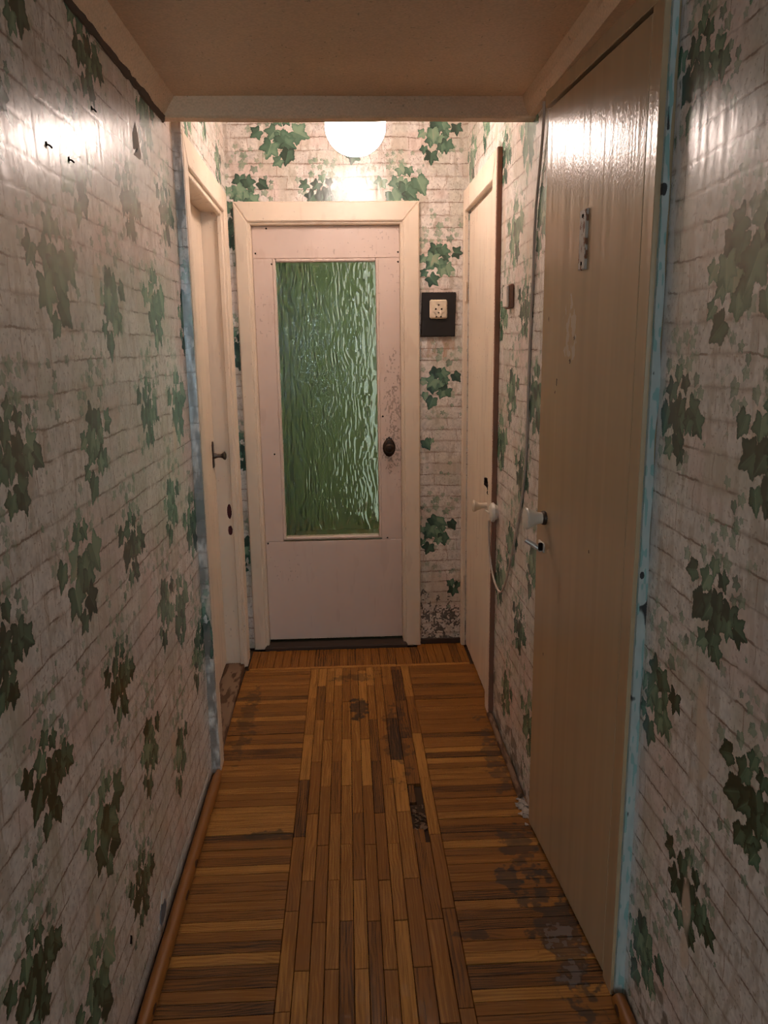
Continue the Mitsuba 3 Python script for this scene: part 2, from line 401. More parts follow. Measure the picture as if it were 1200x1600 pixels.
def plank_color(p, n, uv):
    """uv.x: metres along the plank + 8 x its number; uv.y: metres across + its tone step."""
    tone = dr.floor(uv.y) / 10
    idn = dr.floor(uv.x / 8)
    u, v = uv.x - idn * 8, uv.y - dr.floor(uv.y)
    s = idn * 1.7
    grain = noise(u * 9 + s, v * 420 + s * 3)
    fine = noise(u * 40 + s, v * 1500)
    w = v + .022 * noise(u * 6 + s, s) + .010 * noise(u * 16 + s, v * 45)
    ring = .5 + .5 * dr.sin(w * (420 + 500 * cell_rand(idn, 5)) + 3 * cell_rand(idn, 2))
    t = tone + (grain - .5) * .34 + (ring - .5) * .17 + (fine - .5) * .14 + (fbm(u * 12, v * 60, s, 2) - .5) * .2
    col = mix(mix(WOOD_DARK, WOOD_MID, smoothstep(-.1, .5, t)), WOOD_LIGHT, smoothstep(.5, 1.05, t))
    x, y = p.x, p.y
    # black paint and water stains, worn grey wood: patches with ragged outlines
    q = fbm(x * 16, y * 16, 1, 4)
    q2 = fbm(x * 55, y * 55, 6, 3)

    def patch(cx, cy, rx, ry, soft=.45):
        d = dr.sqrt(dr.square((x - cx) / rx) + dr.square((y - cy) / ry))
        return smoothstep(-.05, .12, (1 - d) * soft + (q * .5 + q2 * .5 - .5) * 1.7) * mi.Float(d < 1.9)

    def grain_mix(col, c, m, k):
        return mix(col, c, m * k * (.65 + .5 * q2))

    col = grain_mix(col, (.040, .030, .022), patch(.505, 1.70, .055, .20), .8)
    col = grain_mix(col, (.035, .030, .026), patch(.42, 1.90, .035, .05, .8), .8)
    col = grain_mix(col, (.035, .030, .026), patch(.47, 2.02, .05, .10), .7)
    col = grain_mix(col, (.050, .038, .028), patch(.50, 2.55, .035, .25), .6)
    col = grain_mix(col, (.035, .024, .016), patch(.015, 2.98, .035, .09, .8), .85)
    col = grain_mix(col, (.035, .024, .016), patch(.0, 3.30, .09, .04), .5)
    col = grain_mix(col, (.030, .020, .014), patch(.16, 2.70, .035, .25), .5)
    col = grain_mix(col, (.035, .022, .012), patch(-.43, 2.95, .03, .25), .5)
    col = grain_mix(col, (.035, .022, .012), patch(-.25, 2.15, .09, .025, .7), .7)
    col = grain_mix(col, (.030, .022, .018), patch(.28, 1.70, .05, .02, .8), .7)
    col = mix(col, (.20, .17, .16), .5 * patch(.50, 1.62, .03, .07, .2) * mi.Float(q2 > .55))
    return col


def plank_rough(p, n, uv):
    wet = smoothstep(.58, .64, fbm(p.x * 38, p.y * 38, 3, 3)) * mi.Float(p.y < 1.56) * mi.Float(dr.abs(p.x - .06) < .10)
    return dr.lerp(.50 + .14 * noise(p.x * 20, p.y * 20), mi.Float(.18), wet)


def plank_height(p, n, uv):
    idn = dr.floor(uv.x / 8)
    u, v = uv.x - idn * 8, uv.y - dr.floor(uv.y)
    return .0004 * noise(u * 14 + idn, v * 900) + .0007 * noise(u * 7 + idn * 3, v * 60)


def rod_color(p, n, uv):
    k = fbm(p.y * 8, p.x * 60, p.z * 60, 3)
    col = mix((.30, .115, .022), (.20, .066, .012), k)
    return mix(col, (.06, .025, .012), smoothstep(.78, .84, noise(p.y * 34, p.x * 50, p.z * 50)))


def worn_rod_color(p, n, uv):
    k = smoothstep(.42, .58, fbm(p.y * 16, p.x * 60, p.z * 60, 3))
    return mix((.20, .125, .08), (.085, .04, .02), k)


def rust_plate_color(p, n, uv):
    r = smoothstep(.50, .60, fbm(p.y * 120, p.z * 60, 3, 3))
    return mix((.52, .46, .40), (.22, .10, .055), r)


def principled(color, rough=.5, spec=.5, metallic=0.0, bump=None, scale=1.0, eps=1e-3, **more):
    col = {'type': 'rgb', 'value': list(color)} if isinstance(color, (tuple, list)) else color
    b = {'type': 'principled', 'base_color': col, 'roughness': rough, 'specular': spec, 'metallic': metallic, **more}
    if bump is not None:
        b = {'type': 'bumpmap', 'tex': proc(bump, eps), 'scale': scale, 'bsdf': b}
    return {'type': 'twosided', 'bsdf': b}


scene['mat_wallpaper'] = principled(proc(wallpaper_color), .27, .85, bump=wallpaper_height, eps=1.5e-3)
scene['mat_door_pink'] = principled(proc(door_pink), .42, .45)
scene['mat_cream'] = principled(proc(paint_color((.74, .62, .49), (.34, .21, .14), .8, 3.0)), .40, .45)
scene['mat_brown'] = principled(proc(brown_color), .24, .5, bump=brown_height, eps=1e-3)
scene['mat_soffit'] = principled(proc(soffit_color), .5, .4, bump=soffit_height, eps=2e-3)
scene['mat_edge'] = principled(proc(edge_color), .6, .3)
scene['mat_plank'] = principled(proc(plank_color), proc(plank_rough), .32, bump=plank_height, eps=8e-4)
scene['mat_rod'] = principled(proc(rod_color), .42, .5)
scene['mat_worn_rod'] = principled(proc(worn_rod_color), .6, .3)
scene['mat_subfloor'] = principled((.07, .045, .03), .9, .1)
scene['mat_dark_wood'] = principled((.05, .035, .028), .7, .2)
scene['mat_old_plaster'] = principled((.13, .12, .125), .9, .1)
scene['mat_caulk'] = principled((.10, .068, .048), .8, .2)
scene['mat_bronze'] = principled((.035, .022, .016), .32, .5, .6)
scene['mat_dark_steel'] = principled((.10, .085, .075), .35, .5, .9)
scene['mat_chrome'] = principled((.68, .66, .63), .38, .5, .45)
scene['mat_black'] = principled((.010, .009, .009), .45, .4)
scene['mat_hole'] = principled((.012, .008, .007), .9, .05)
scene['mat_red_hole'] = principled((.055, .010, .012), .6, .3)
scene['mat_ivory'] = principled((.62, .53, .41), .35, .5)
scene['mat_white'] = principled((.70, .66, .58), .30, .5)
scene['mat_cable'] = principled((.52, .42, .35), .45, .4)
scene['mat_paper'] = principled((.64, .58, .52), .8, .1)
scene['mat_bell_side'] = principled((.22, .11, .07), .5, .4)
scene['mat_rust_plate'] = principled(proc(rust_plate_color), .6, .3)
scene['mat_plaster'] = principled((.42, .37, .33), .95, .1)
scene['mat_room'] = principled((.52, .48, .45), .9, .1)
scene['mat_green'] = principled((.31, .42, .23), .8, .1)
scene['mat_green_dark'] = principled((.26, .31, .15), .8, .1)
scene['mat_added_cupboard'] = principled((.10, .16, .10), .6, .3)
scene['mat_kitchen_floor'] = principled((.20, .17, .08), .7, .2)
scene['mat_glass'] = {'type': 'dielectric', 'int_ior': 1.5, 'ext_ior': 1.0}

# ------------------------------------------------------------------ structure: walls
D = 3.68                       # back wall
XL, XR, XN = -0.50, 0.553, 0.597
YSTEP = 2.515


def prism(foot, z0, z1):
    from shapely.geometry import Polygon
    m = trimesh.creation.extrude_polygon(Polygon(foot), z1 - z0, engine='earcut')
    m.apply_translation((0, 0, z0))
    return m


XF0, XF1 = -.473, -.497        # the far part of the left wall, at the step and at the back
def xfar(y):
    return XF0 - .015 + (XF1 - XF0) * (y - YSTEP) / (D - YSTEP)


DL0, DL1, DLZ = 2.615, 3.455, 2.012      # opening of the left door
left = cat([
    prism([(-.72, -1.2), (XL, -1.2), (XL, YSTEP), (XF0, YSTEP + .004), (XF0, 2.530), (xfar(2.532), 2.532), (xfar(DL0), DL0), (-.72, DL0)], 0, 2.62),
    prism([(-.72, DL0), (xfar(DL0), DL0), (xfar(DL1), DL1), (-.72, DL1)], DLZ, 2.62),
    prism([(-.72, DL1), (xfar(DL1), DL1), (XF1 - .015, D + .02), (-.72, D + .02)], 0, 2.62)])
m, uv = flat_uv(left, lambda v: np.stack([v[:, 1] + U_LEFT + (v[:, 0] - XL), v[:, 2]], 1))
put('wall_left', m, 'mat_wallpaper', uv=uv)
tag('wall_left', 'left corridor wall in brick and ivy print wallpaper, stepping out before the door', kind='structure')

DB0, DB1, DBZ = -.432, .268, 2.0         # opening of the glazed door
back = cat([box(-.72, DB0, D, D + .13, 0, 2.62), box(DB1, .75, D, D + .13, 0, 2.62), box(DB0, DB1, D, D + .13, DBZ, 2.62)])
m, uv = flat_uv(back, lambda v: np.stack([v[:, 0] + U_BACK, v[:, 2]], 1))
put('wall_back', m, 'mat_wallpaper', uv=uv)
tag('wall_back', 'end wall of the corridor in brick and ivy wallpaper, lit by the lamp', kind='structure')

DR0, DR1, DRZ = 2.965, 3.64, 2.035       # opening of the right door
right = cat([box(XR, .75, 2.16, DR0, 0, 2.62), box(XR, .75, DR0, DR1, DRZ, 2.62), box(XR, .75, DR1, D + .02, 0, 2.62), box(XR + .02, .75, 1.49, 2.16, 2.10, 2.62)])
m, uv = flat_uv(right, lambda v: np.stack([U_RIGHT - v[:, 1], v[:, 2]], 1))
put('wall_right', m, 'mat_wallpaper', uv=uv)
tag('wall_right', 'right corridor wall in ivy wallpaper between the closet door and the far door', kind='structure')

m, uv = flat_uv(box(XN, .75, -1.2, 1.492, 0, 2.62), lambda v: np.stack([U_NEAR - v[:, 1], v[:, 2]], 1))
put('wall_right_001', m, 'mat_wallpaper', uv=uv)
tag('wall_right_001', 'nearest right wall in ivy wallpaper, from the blue edge of the closet frame', kind='structure')

# the room behind the viewer, its two windows added to light the corridor from behind
put('wall_rear', cat([box(-2.1, -.62, -1.3, -1.2, 0, 2.62), box(.72, 2.1, -1.3, -1.2, 0, 2.62), box(-2.2, -2.1, -4.3, -1.2, 0, 2.62), box(2.1, 2.2, -4.3, -1.2, 0, 2.62),
                      box(-2.2, 2.2, -4.4, -4.3, 0, .85), box(-2.2, 2.2, -4.4, -4.3, 2.2, 2.62), box(-2.2, -1.95, -4.4, -4.3, .85, 2.2), box(-1.05, .65, -4.4, -4.3, .85, 2.2), box(1.55, 2.2, -4.4, -4.3, .85, 2.2)]), 'mat_room')
tag('wall_rear', 'plain walls of the room that opens behind the viewer', kind='structure')
for name, w0, w1 in (('added_window_1', -1.95, -1.05), ('added_window_2', .65, 1.55)):
    put(name + '__frame', cat([box(w0, w0 + .06, -4.38, -4.32, .85, 2.2, .004), box(w1 - .06, w1, -4.38, -4.32, .85, 2.2, .004), box(w0, w1, -4.38, -4.32, .85, .91, .004), box(w0, w1, -4.38, -4.32, 2.14, 2.2, .004)]), 'mat_white')
    put(name + '__pane', (np.array([[w0 + .06, -4.35, .91], [w1 - .06, -4.35, .91], [w1 - .06, -4.35, 2.14], [w0 + .06, -4.35, 2.14]]), np.array([[0, 2, 1], [0, 3, 2]])), 'mat_room',
        emitter={'type': 'area', 'radiance': {'type': 'rgb', 'value': ADDED_WINDOW_RADIANCE}})
    tag(name, 'pale ' + ('left' if w0 < 0 else 'right') + ' window, unseen, added behind the viewer for its light', kind='structure')

# the kitchen behind the glazed door
put('wall_kitchen', cat([box(-1.5, -1.4, D + .13, 6.2, 0, 2.62), box(1.3, 1.4, D + .13, 6.2, 0, 2.62), box(-1.5, 1.4, 6.2, 6.3, 0, 2.62), box(-1.5, -.72, D + .05, D + .13, 0, 2.62), box(.75, 1.4, D + .05, D + .13, 0, 2.62)]), 'mat_green')
tag('wall_kitchen', 'green painted walls of the kitchen behind the textured glass', kind='structure')
for z0, z1 in ((.08, 1.30), (1.305, 2.10)):
    put('added_kitchen_cupboard__door', box(-.86, -.452, 5.735, 5.75, z0, z1, .004), 'mat_added_cupboard')
put('added_kitchen_cupboard__body', box(-.88, -.44, 5.75, 6.199, 0, 2.12, .004), 'mat_added_cupboard')  # cupboard added for a darker left edge in the glass
tag('added_kitchen_cupboard', 'dark green cupboard added to darken the left edge of the textured glass', 'cupboard')
put('added_window_3__frame', cat([box(.17, .20, 6.16, 6.21, .08, 2.14, .004), box(.97, 1.0, 6.16, 6.21, .08, 2.14, .004), box(.17, 1.0, 6.16, 6.21, .08, .12, .004), box(.17, 1.0, 6.16, 6.21, 2.11, 2.14, .004)]), 'mat_white')
put('added_window_3__pane', (np.array([[.20, 6.185, .12], [.97, 6.185, .12], [.97, 6.185, 2.11], [.20, 6.185, 2.11]]), np.array([[0, 1, 2], [0, 2, 3]])), 'mat_room',
    emitter={'type': 'area', 'radiance': {'type': 'rgb', 'value': ADDED_KITCHEN_WINDOW_RADIANCE}})  # glowing pane added so the ridged glass picks up bright streaks
tag('added_window_3', 'pale kitchen window added for bright streaks at the right edge of the textured glass', kind='structure')
put('floor_001', box(-1.5, 1.4, D + .12, 6.3, -.06, 0), 'mat_kitchen_floor')
tag('floor_001', 'olive kitchen floor behind the glazed door', kind='structure')

# ------------------------------------------------------------------ structure: ceilings
put('ceiling__panel', box(-.56, .70, -1.2, 2.395, 2.143, 2.17), 'mat_soffit')
fr = Fr((0, 0, 0), (1, 0, 0), (0, 0, 1), (0, 1, 0))
put('ceiling__cove', fr.mesh(hull([(XL - .02, 2.085, y) for y in (-1.2, 2.40)] + [(XL + .002, 2.085, y) for y in (-1.2, 2.40)] + [(-.463, 2.141, y) for y in (-1.2, 2.40)] + [(-.463, 2.15, y) for y in (-1.2, 2.40)] + [(XL - .02, 2.15, y) for y in (-1.2, 2.40)])), 'mat_soffit')
put('ceiling__cove', fr.mesh(hull([(x, z, y) for y in (-1.2, 2.40) for x, z in ((.514, 2.15), (.514, 2.140), (.520, 2.115), (.531, 2.096), (.533, 2.090), (.62, 2.090), (.62, 2.15))])), 'mat_soffit')
lip = []
for x in np.linspace(-.53, .56, 12):
    w = .0018 * math.sin(x * 9)
    lip.append([(x, 2.388 + w, 2.092 + w), (x, 2.392 + w, 2.086 + w), (x, 2.424 + w, 2.084 + w), (x, 2.426, 2.17), (x, 2.392 + w, 2.17)])
put('ceiling__lip_board', cat([hull(lip[i] + lip[i + 1]) for i in range(len(lip) - 1)]), 'mat_soffit', label='board along the far edge of the lowered ceiling')
put('ceiling__storage_board', box(-.56, .70, 2.40, 2.426, 2.16, 2.62), 'mat_soffit')
ck = []
yk = np.linspace(.2, 2.40, 90)
for y in yk:
    n1, n2 = (meshkit.noise(np.array([y * 38.0, k, 0.0]), 6) for k in (0, 5))
    h1, h2 = .002 + .011 * n1, .002 + .006 * n2
    ck.append([(XL - .004, y, 2.085 - h1), (XL + .0025 + .003 * n2, y, 2.084 - .5 * h1), (XL + .004 + h2, y, 2.0895 + .004 * n1), (XL - .004, y, 2.095)])
put('ceiling__filler', trimesh.util.concatenate([hull(ck[i] + ck[i + 1]) for i in range(len(ck) - 1)]), 'mat_caulk', label='lumpy dark filler between the cove strip and the left wall')
tag('ceiling', 'lowered brown painted ceiling of a storage loft with cove strips along both walls', kind='structure')
put('ceiling_001', cat([box(-.75, .78, 2.40, D + .05, 2.60, 2.64), box(-1.5, 1.4, D, 6.3, 2.60, 2.64), box(-2.2, 2.2, -4.4, -1.15, 2.60, 2.64)]), 'mat_room')
tag('ceiling_001', 'high pale ceiling over the lit end of the corridor', kind='structure')

# ------------------------------------------------------------------ structure: parquet floor
put('floor__subfloor', cat([box(-.72, .78, -1.3, D + .13, -.06, -.012), box(-2.2, 2.2, -4.4, -1.25, -.06, -.012)]), 'mat_subfloor')
tag('floor', 'worn oak strip parquet floor, lengthwise staves between crosswise rows', kind='structure')
rng = np.random.default_rng(11)
_pid = [0]


def plank(x0, x1, y0, y1, along, tone, dz=0.0, g=.0015):
    """One stave: chamfered top, its own uv range."""
    x0, x1, y0, y1 = x0 + g * .5, x1 - g * .5, y0 + g * .5, y1 - g * .5
    b, top = .0011, dz
    tl = rng.normal(0, .0004, 4)
    c = np.array([(x0, y0), (x1, y0), (x1, y1), (x0, y1)])
    i = np.array([(x0 + b, y0 + b), (x1 - b, y0 + b), (x1 - b, y1 - b), (x0 + b, y1 - b)])
    v = np.vstack([np.c_[c, np.full(4, -.012)], np.c_[c, top - b + tl], np.c_[i, top + tl]])
    f = []
    for o in (0, 4):
        for k in range(4):
            a, d = o + k, o + (k + 1) % 4
            f += [[a, d, d + 4], [a, d + 4, a + 4]]
    f += [[8, 9, 10], [8, 10, 11]]
    m = trimesh.Trimesh(v, np.array(f), process=False)
    _pid[0] += 1
    pid, t = _pid[0], int(np.clip(round(tone * 10), 0, 9))

    def uvf(q):
        a, w = (q[:, 1] - y0, q[:, 0] - x0) if along == 'y' else (q[:, 0] - x0, q[:, 1] - y0)
        return np.stack([a + .5 + 8 * pid, w + .1 + t], 1)
    mm, uv = flat_uv(m, uvf)
    return put('floor__plank', mm, 'mat_plank', uv=uv)


COLS = [-.195, -.158, -.121, -.085, -.050, -.014, .021, .056, .090, .127, .173, .219, .255]
PH = [2.136, 2.253, 2.090, 2.252, 2.091, 2.249, 2.086, 2.244, 2.086, 2.247, 2.085, 2.122]
YF = 3.405
TONES = {(9, 2): .12, (9, 1): .9, (10, 2): .35, (10, 1): .95, (11, 2): .9, (11, 1): .85, (10, 0): .35, (5, 0): .35, (5, 1): .6, (10, 4): .1, (10, 3): .2, (1, 3): .3, (4, 4): .5, (3, 4): .9}
for c in range(12):
    ys = [PH[c] + .3205 * k for k in range(-12, 5)]
    ys = [y for y in ys if -1.25 < y < YF - .03]
    ys = [-1.25] + ys + [YF]
    for k in range(len(ys) - 1):
        y0, y1 = ys[k], ys[k + 1]
        if y1 < 1.15:
            continue
        idx = round((y0 - PH[c]) / .3205) + 1
        tone = TONES.get((c, idx), float(np.clip(rng.normal(.58, .2), .22, .95)))
        if c == 10 and abs(y0 - 2.085) < .02:       # the broken stave: only its near half is left
            plank(COLS[c], COLS[c + 1] - .012, y0 + .002, y0 + .075, 'y', .45, -.004)
            plank(COLS[c], COLS[c + 1] - .022, y0 + .215, y1, 'y', .25, -.003)
            continue
        plank(COLS[c], COLS[c + 1], y0, y1, 'y', tone, float(rng.normal(0, .0005)))


def rows(x0, x1, ys, tones):
    for k in range(len(ys) - 1):
        plank(x0, x1, ys[k], ys[k + 1], 'x', tones(k, ys[k]), float(rng.normal(0, .0006)), g=.0008 + .0006 * rng.random())


ys = list(np.arange(1.195, YF - .02, .0371)) + [YF]
LT = {}
for k, y in enumerate(ys):
    LT[k] = float(np.clip(rng.normal(.48, .17), .2, .85))
rows(-.497, COLS[0], ys, lambda k, y: .85 if abs(y - 1.64) < .02 or abs(y - 2.23) < .02 else (.25 if abs(y - 1.60) < .02 else LT[k]))
ys = list(np.arange(1.235, YF - .02, .0371)) + [YF]
RT = [float(np.clip(rng.normal(.46, .18), .18, .85)) for _ in ys]
rows(COLS[-1], .575, ys, lambda k, y: .9 if abs(y - 2.595) < .02 or abs(y - 2.535) < .02 else (.75 if 1.48 < y < 1.52 else RT[k]))
# one stave laid across, then short lengthwise staves up to the threshold
plank(-.48, -.20, YF, YF + .022, 'x', .8, .001)
plank(-.20, .20, YF + .001, YF + .023, 'x', .75, .001)
plank(.20, .545, YF, YF + .022, 'x', .8, .001)
xs = np.linspace(-.487, .548, 28)
for k in range(27):
    plank(xs[k], xs[k + 1], YF + .024, D - .045 if xs[k + 1] < .33 else D - .006, 'y', float(np.clip(rng.normal(.42, .12), .2, .7)), float(rng.normal(0, .0005)))
# staves nearer than the photograph shows, and the room behind: one boarded surface
plank(-.497, .60, -1.25, 1.19, 'y', .5)

# ------------------------------------------------------------------ glazed door at the end
BK = Fr((0, D, 0), (1, 0, 0), (0, 0, 1), (0, -1, 0))      # a = x, b = z, c = out of the wall


def casing(root, ao0, ao1, bo, ai0, ai1, bi, frame, c0, c1, mat, bev=.004, base0=0.0, base1=0.0):
    put(root + '__upright', frame.mesh(poly_slab([(ao0, base0), (ai0, base0), (ai0, bi), (ao0, bo)], c0, c1, bev)), mat)
    put(root + '__upright', frame.mesh(poly_slab([(ai1, base1), (ao1, base1), (ao1, bo), (ai1, bi)], c0, c1, bev)), mat)
    put(root + '__head', frame.mesh(poly_slab([(ao0, bo), (ai0, bi), (ai1, bi), (ao1, bo)], c0, c1, bev)), mat)


casing('trim_1', -.482, .336, 2.080, -.424, .263, 1.996, BK, 0, .028, 'mat_cream', .005)
for a0, a1, b0, b1 in ((-.434, -.412, 0, 1.996), (.251, .270, 0, 1.996), (-.434, .270, 1.986, 2.004)):
    put('trim_1__stop_bead', BK.mesh(box(a0, a1, b0, b1, -.10, .014, .005)), 'mat_cream')
tag('trim_1', 'cream painted wooden casing around the glazed door, mitred corners', kind='structure')

LZ0, LZ1, LX0, LX1 = .032, 1.985, -.411, .250        # leaf
GX0, GX1, GZ0, GZ1 = -.311, .141, .555, 1.831        # glass
c0, c1 = -.070, -.026
put('door_1__stile', BK.mesh(box(LX0, GX0 - .012, .533, 1.846, c0, c1, .0016)), 'mat_door_pink')
put('door_1__stile', BK.mesh(box(GX1 + .012, LX1, .533, 1.846, c0, c1, .0016)), 'mat_door_pink')
put('door_1__top_rail', BK.mesh(box(LX0, LX1, 1.8465, LZ1, c0, c1, .0016)), 'mat_door_pink')
put('door_1__bottom_panel', BK.mesh(box(LX0, LX1, LZ0, .5325, c0, c1, .0016)), 'mat_door_pink')
bw = .014
for a0, a1, b0, b1 in ((GX0 - bw, GX0, GZ0 - bw, GZ1 + bw), (GX1, GX1 + bw, GZ0 - bw, GZ1 + bw), (GX0, GX1, GZ1, GZ1 + bw), (GX0, GX1, GZ0 - bw, GZ0)):
    put('door_1__glazing_bead', BK.mesh(box(a0, a1, b0, b1, c0, c1 + .004, .004)), 'mat_door_pink')
# textured pane: its front carries upright ridges, its back is flat
nx, nz = 280, 400
X, Z = np.meshgrid(np.linspace(GX0 - .004, GX1 + .004, nx), np.linspace(GZ0 - .004, GZ1 + .004, nz))
P3 = np.stack([X, Z, 0 * X], -1)
warp = meshkit.noise(P3 * [14, 9, 1], 3) * 1.6
hh = meshkit.noise(np.stack([X * 58 + warp * 1.8, Z * 15, 0 * X], -1), 4) + .6 * meshkit.noise(np.stack([X * 120 + warp * 1.8, Z * 36, 0 * X + 3], -1), 5)
hh = np.abs(hh - .8) * .0056
Vf = np.stack([X, D + .041 - hh, Z], -1).reshape(-1, 3)
Vb = np.stack([X, 0 * X + D + .0455, Z], -1).reshape(-1, 3)
idx = np.arange(nx * nz).reshape(nz, nx)
q = np.stack([idx[:-1, :-1], idx[:-1, 1:], idx[1:, 1:], idx[1:, :-1]], -1).reshape(-1, 4)
tri = np.vstack([q[:, [0, 1, 2]], q[:, [0, 2, 3]]])
n0 = nx * nz
rim = np.concatenate([idx[0, :-1], idx[:-1, -1], idx[-1, :0:-1], idx[:0:-1, 0]])
rn = np.roll(rim, -1)
side = np.vstack([np.stack([rim, rim + n0, rn + n0], 1), np.stack([rim, rn + n0, rn], 1)])
pane = trimesh.Trimesh(np.vstack([Vf, Vb]), np.vstack([tri, tri[:, ::-1] + n0, side]), process=False)
if pane.volume < 0:
    pane.invert()
put('door_1__glass_pane', pane, 'mat_glass', smooth=35, label='textured glass pane with upright ridges, green light behind it')
# leaf shaped rosette and knob
th = np.linspace(0, 2 * np.pi, 40, endpoint=False)
ro = np.stack([.030 * np.sin(th) * (1 - .12 * np.cos(th)), .041 * np.cos(th) - .006 * np.abs(np.cos(th)) ** 4 * (np.cos(th) < 0)], 1)
kx, kz = .193, .985
ros = hull(np.vstack([np.c_[ro, np.zeros(40)], np.c_[ro * .97, np.full(40, .004)], np.c_[ro * .72, np.full(40, .010)]]))
KF = Fr((kx, D + .026, kz), (1, 0, 0), (0, 0, 1), (0, -1, 0))
put('door_1__rosette', KF.mesh(ros), 'mat_bronze', smooth=40, label='dark pointed oval rosette behind the knob')
for s in (-1, 0, 1):
    put('door_1__rosette__crest', KF.mesh(hull([(s * .010 + dx, .036 + dz + (.006 if s == 0 else 0), c) for dx in (-.004, .004) for dz in (-.004, .006) for c in (0, .006)])), 'mat_bronze')
put('door_1__knob', KF.mesh(lathe([(0, .052), (.012, .0515), (.019, .047), (.022, .040), (.020, .032), (.012, .026), (.009, .020), (.009, .008)], 28)), 'mat_bronze', smooth=40, label='round dark door knob')
for a, b in ((-.398, 1.868), (-.327, 1.822), (.243, 1.87), (.243, 1.828), (-.345, 1.975), (-.32, .562), (.18, .54), (-.4, .525), (-.35, .96), (.165, 1.13)):
    put('door_1__nail_head', BK.mesh(trimesh.creation.icosphere(1, .0042).apply_transform(np.diag([1, 1, .35, 1])).apply_translation((a, b, c1))), 'mat_hole')
tag('door_1', 'pink painted door with a tall green-lit textured glass pane', kind='structure')
put('trim_4', BK.mesh(box(-.43, .27, -.01, .018, -.13, .045, .006)), 'mat_dark_wood')
tag('trim_4', 'dark worn threshold under the glazed door', kind='structure')
# dark skirting at the foot of the narrow piece of wall
put('baseboard_back', BK.mesh(box(.338, .535, 0, .028, 0, .012, .003)), 'mat_dark_wood')
tag('baseboard_back', 'blackened low skirting between the glazed door and the right door', kind='structure')

# ------------------------------------------------------------------ left door
tl = np.array([XF1 - XF0, D - YSTEP, 0.0])
tl /= np.linalg.norm(tl)
LF = Fr((XF0 - tl[0] * YSTEP, 0, 0), tl, (0, 0, 1), (tl[1], -tl[0], 0))     # a ~ y, b = z, c into the corridor
casing('trim_2', 2.533, 3.560, 2.095, 2.606, 3.455, 2.008, LF, -.018, .0015, 'mat_cream', .003)
for a0, a1, b0, b1 in ((3.452, 3.485, 0, 2.012), (2.59, 2.615, 0, 2.012), (2.59, 3.485, 2.006, 2.04)):
    put('trim_2__jamb', LF.mesh(box(a0, a1, b0, b1, -.20, -.008, .003)), 'mat_cream')
for a0, a1, b0, b1 in ((3.436, 3.454, 0, 2.006), (2.612, 3.454, 1.990, 2.008)):
    put('trim_2__stop_bead', LF.mesh(box(a0, a1, b0, b1, -.030, -.010, .003)), 'mat_cream')
put('trim_2__threshold', LF.mesh(box(2.615, 3.452, -.01, .022, -.10, -.012, .004)), 'mat_worn_rod', label='worn wooden threshold')
for b, h in ((.742, .034), (.655, .022)):
    th = np.linspace(0, 2 * np.pi, 20, endpoint=False)
    o = np.stack([-.045 + .010 * np.cos(th), b + h * np.sin(th)], 1)
    m = hull(np.vstack([np.c_[np.full(20, y), o] for y in (3.4515, 3.47)]))
    put('trim_2__latch_hole', LF.mesh(hull([(p[0], p[2], p[1]) for p in m.vertices])), 'mat_red_hole', label='dark red latch hole in the jamb')
tag('trim_2', 'cream wooden casing and deep jamb of the left door', kind='structure')
put('door_2__leaf', LF.mesh(box(2.61, 3.447, .030, 2.005, -.135, -.095, .003)), 'mat_cream')
kf = Fr(LF((3.395, 1.000, -.095)), tl, (0, 0, 1), (tl[1], -tl[0], 0))
put('door_2__lock_plate', kf.mesh(poly_slab([(-.017, -.05), (.017, -.05), (.017, .045), (.009, .062), (-.009, .062), (-.017, .045)], 0, .005, .002)), 'mat_bronze', label='dark iron lock plate')
put('door_2__knob', kf.mesh(lathe([(0, .058), (.013, .057), (.018, .053), (.018, .048), (.011, .042), (.008, .034), (.008, .018), (.012, .012), (.012, .004)], 24)), 'mat_dark_steel', smooth=40, label='small worn metal knob')
tag('door_2', 'flat cream door in the left wall, set deep in its jamb', kind='structure')

# ------------------------------------------------------------------ right far door
RF = Fr((XR, 0, 0), (0, 1, 0), (0, 0, 1), (-1, 0, 0))     # a = y, b = z, c into the corridor
casing('trim_3', 2.885, 3.679, 2.122, 2.965, 3.640, 2.032, RF, 0, .018, 'mat_cream', .003)
put('trim_3__shaded_edge', RF.mesh(box(2.872, 2.8848, .02, 2.122, 0, .018, .002)), 'mat_bell_side', label='brown near edge of the casing, its shade painted in')  # side turned from the lamp; its shade is put into the brown
for a0, a1, b0, b1 in ((2.95, 2.972, 0, 2.034), (3.634, 3.652, 0, 2.034), (2.95, 3.652, 2.026, 2.045)):
    put('trim_3__jamb', RF.mesh(box(a0, a1, b0, b1, -.14, -.012, .002)), 'mat_cream')
tag('trim_3', 'cream casing around the narrow right door, its near edge brown with painted-in shade', kind='structure')
put('door_3__leaf', RF.mesh(box(2.980, 3.626, .012, 2.020, -.044, -.003, .003)), 'mat_cream')
for z in (1.69, .32):
    put('door_3__hinge', RF.mesh(tube([(3.634, z - .042, .010), (3.634, z, .010), (3.634, z + .042, .010)], .006, 10)), 'mat_cream', smooth=40)
kf = Fr(RF((3.10, .815, -.003)), (0, 1, 0), (0, 0, 1), (-1, 0, 0))
KNOB = [(0, .058), (.016, .058), (.0235, .056), (.0255, .052), (.023, .047), (.0165, .037), (.0125, .026), (.0115, .014), (.013, .005), (.0145, 0)]
put('door_3__knob', kf.mesh(lathe(KNOB, 28)), 'mat_ivory', smooth=35, label='ivory flared plastic knob')
kf2 = Fr(RF((3.035, .905, -.003)), (0, 1, 0), (0, 0, 1), (-1, 0, 0))
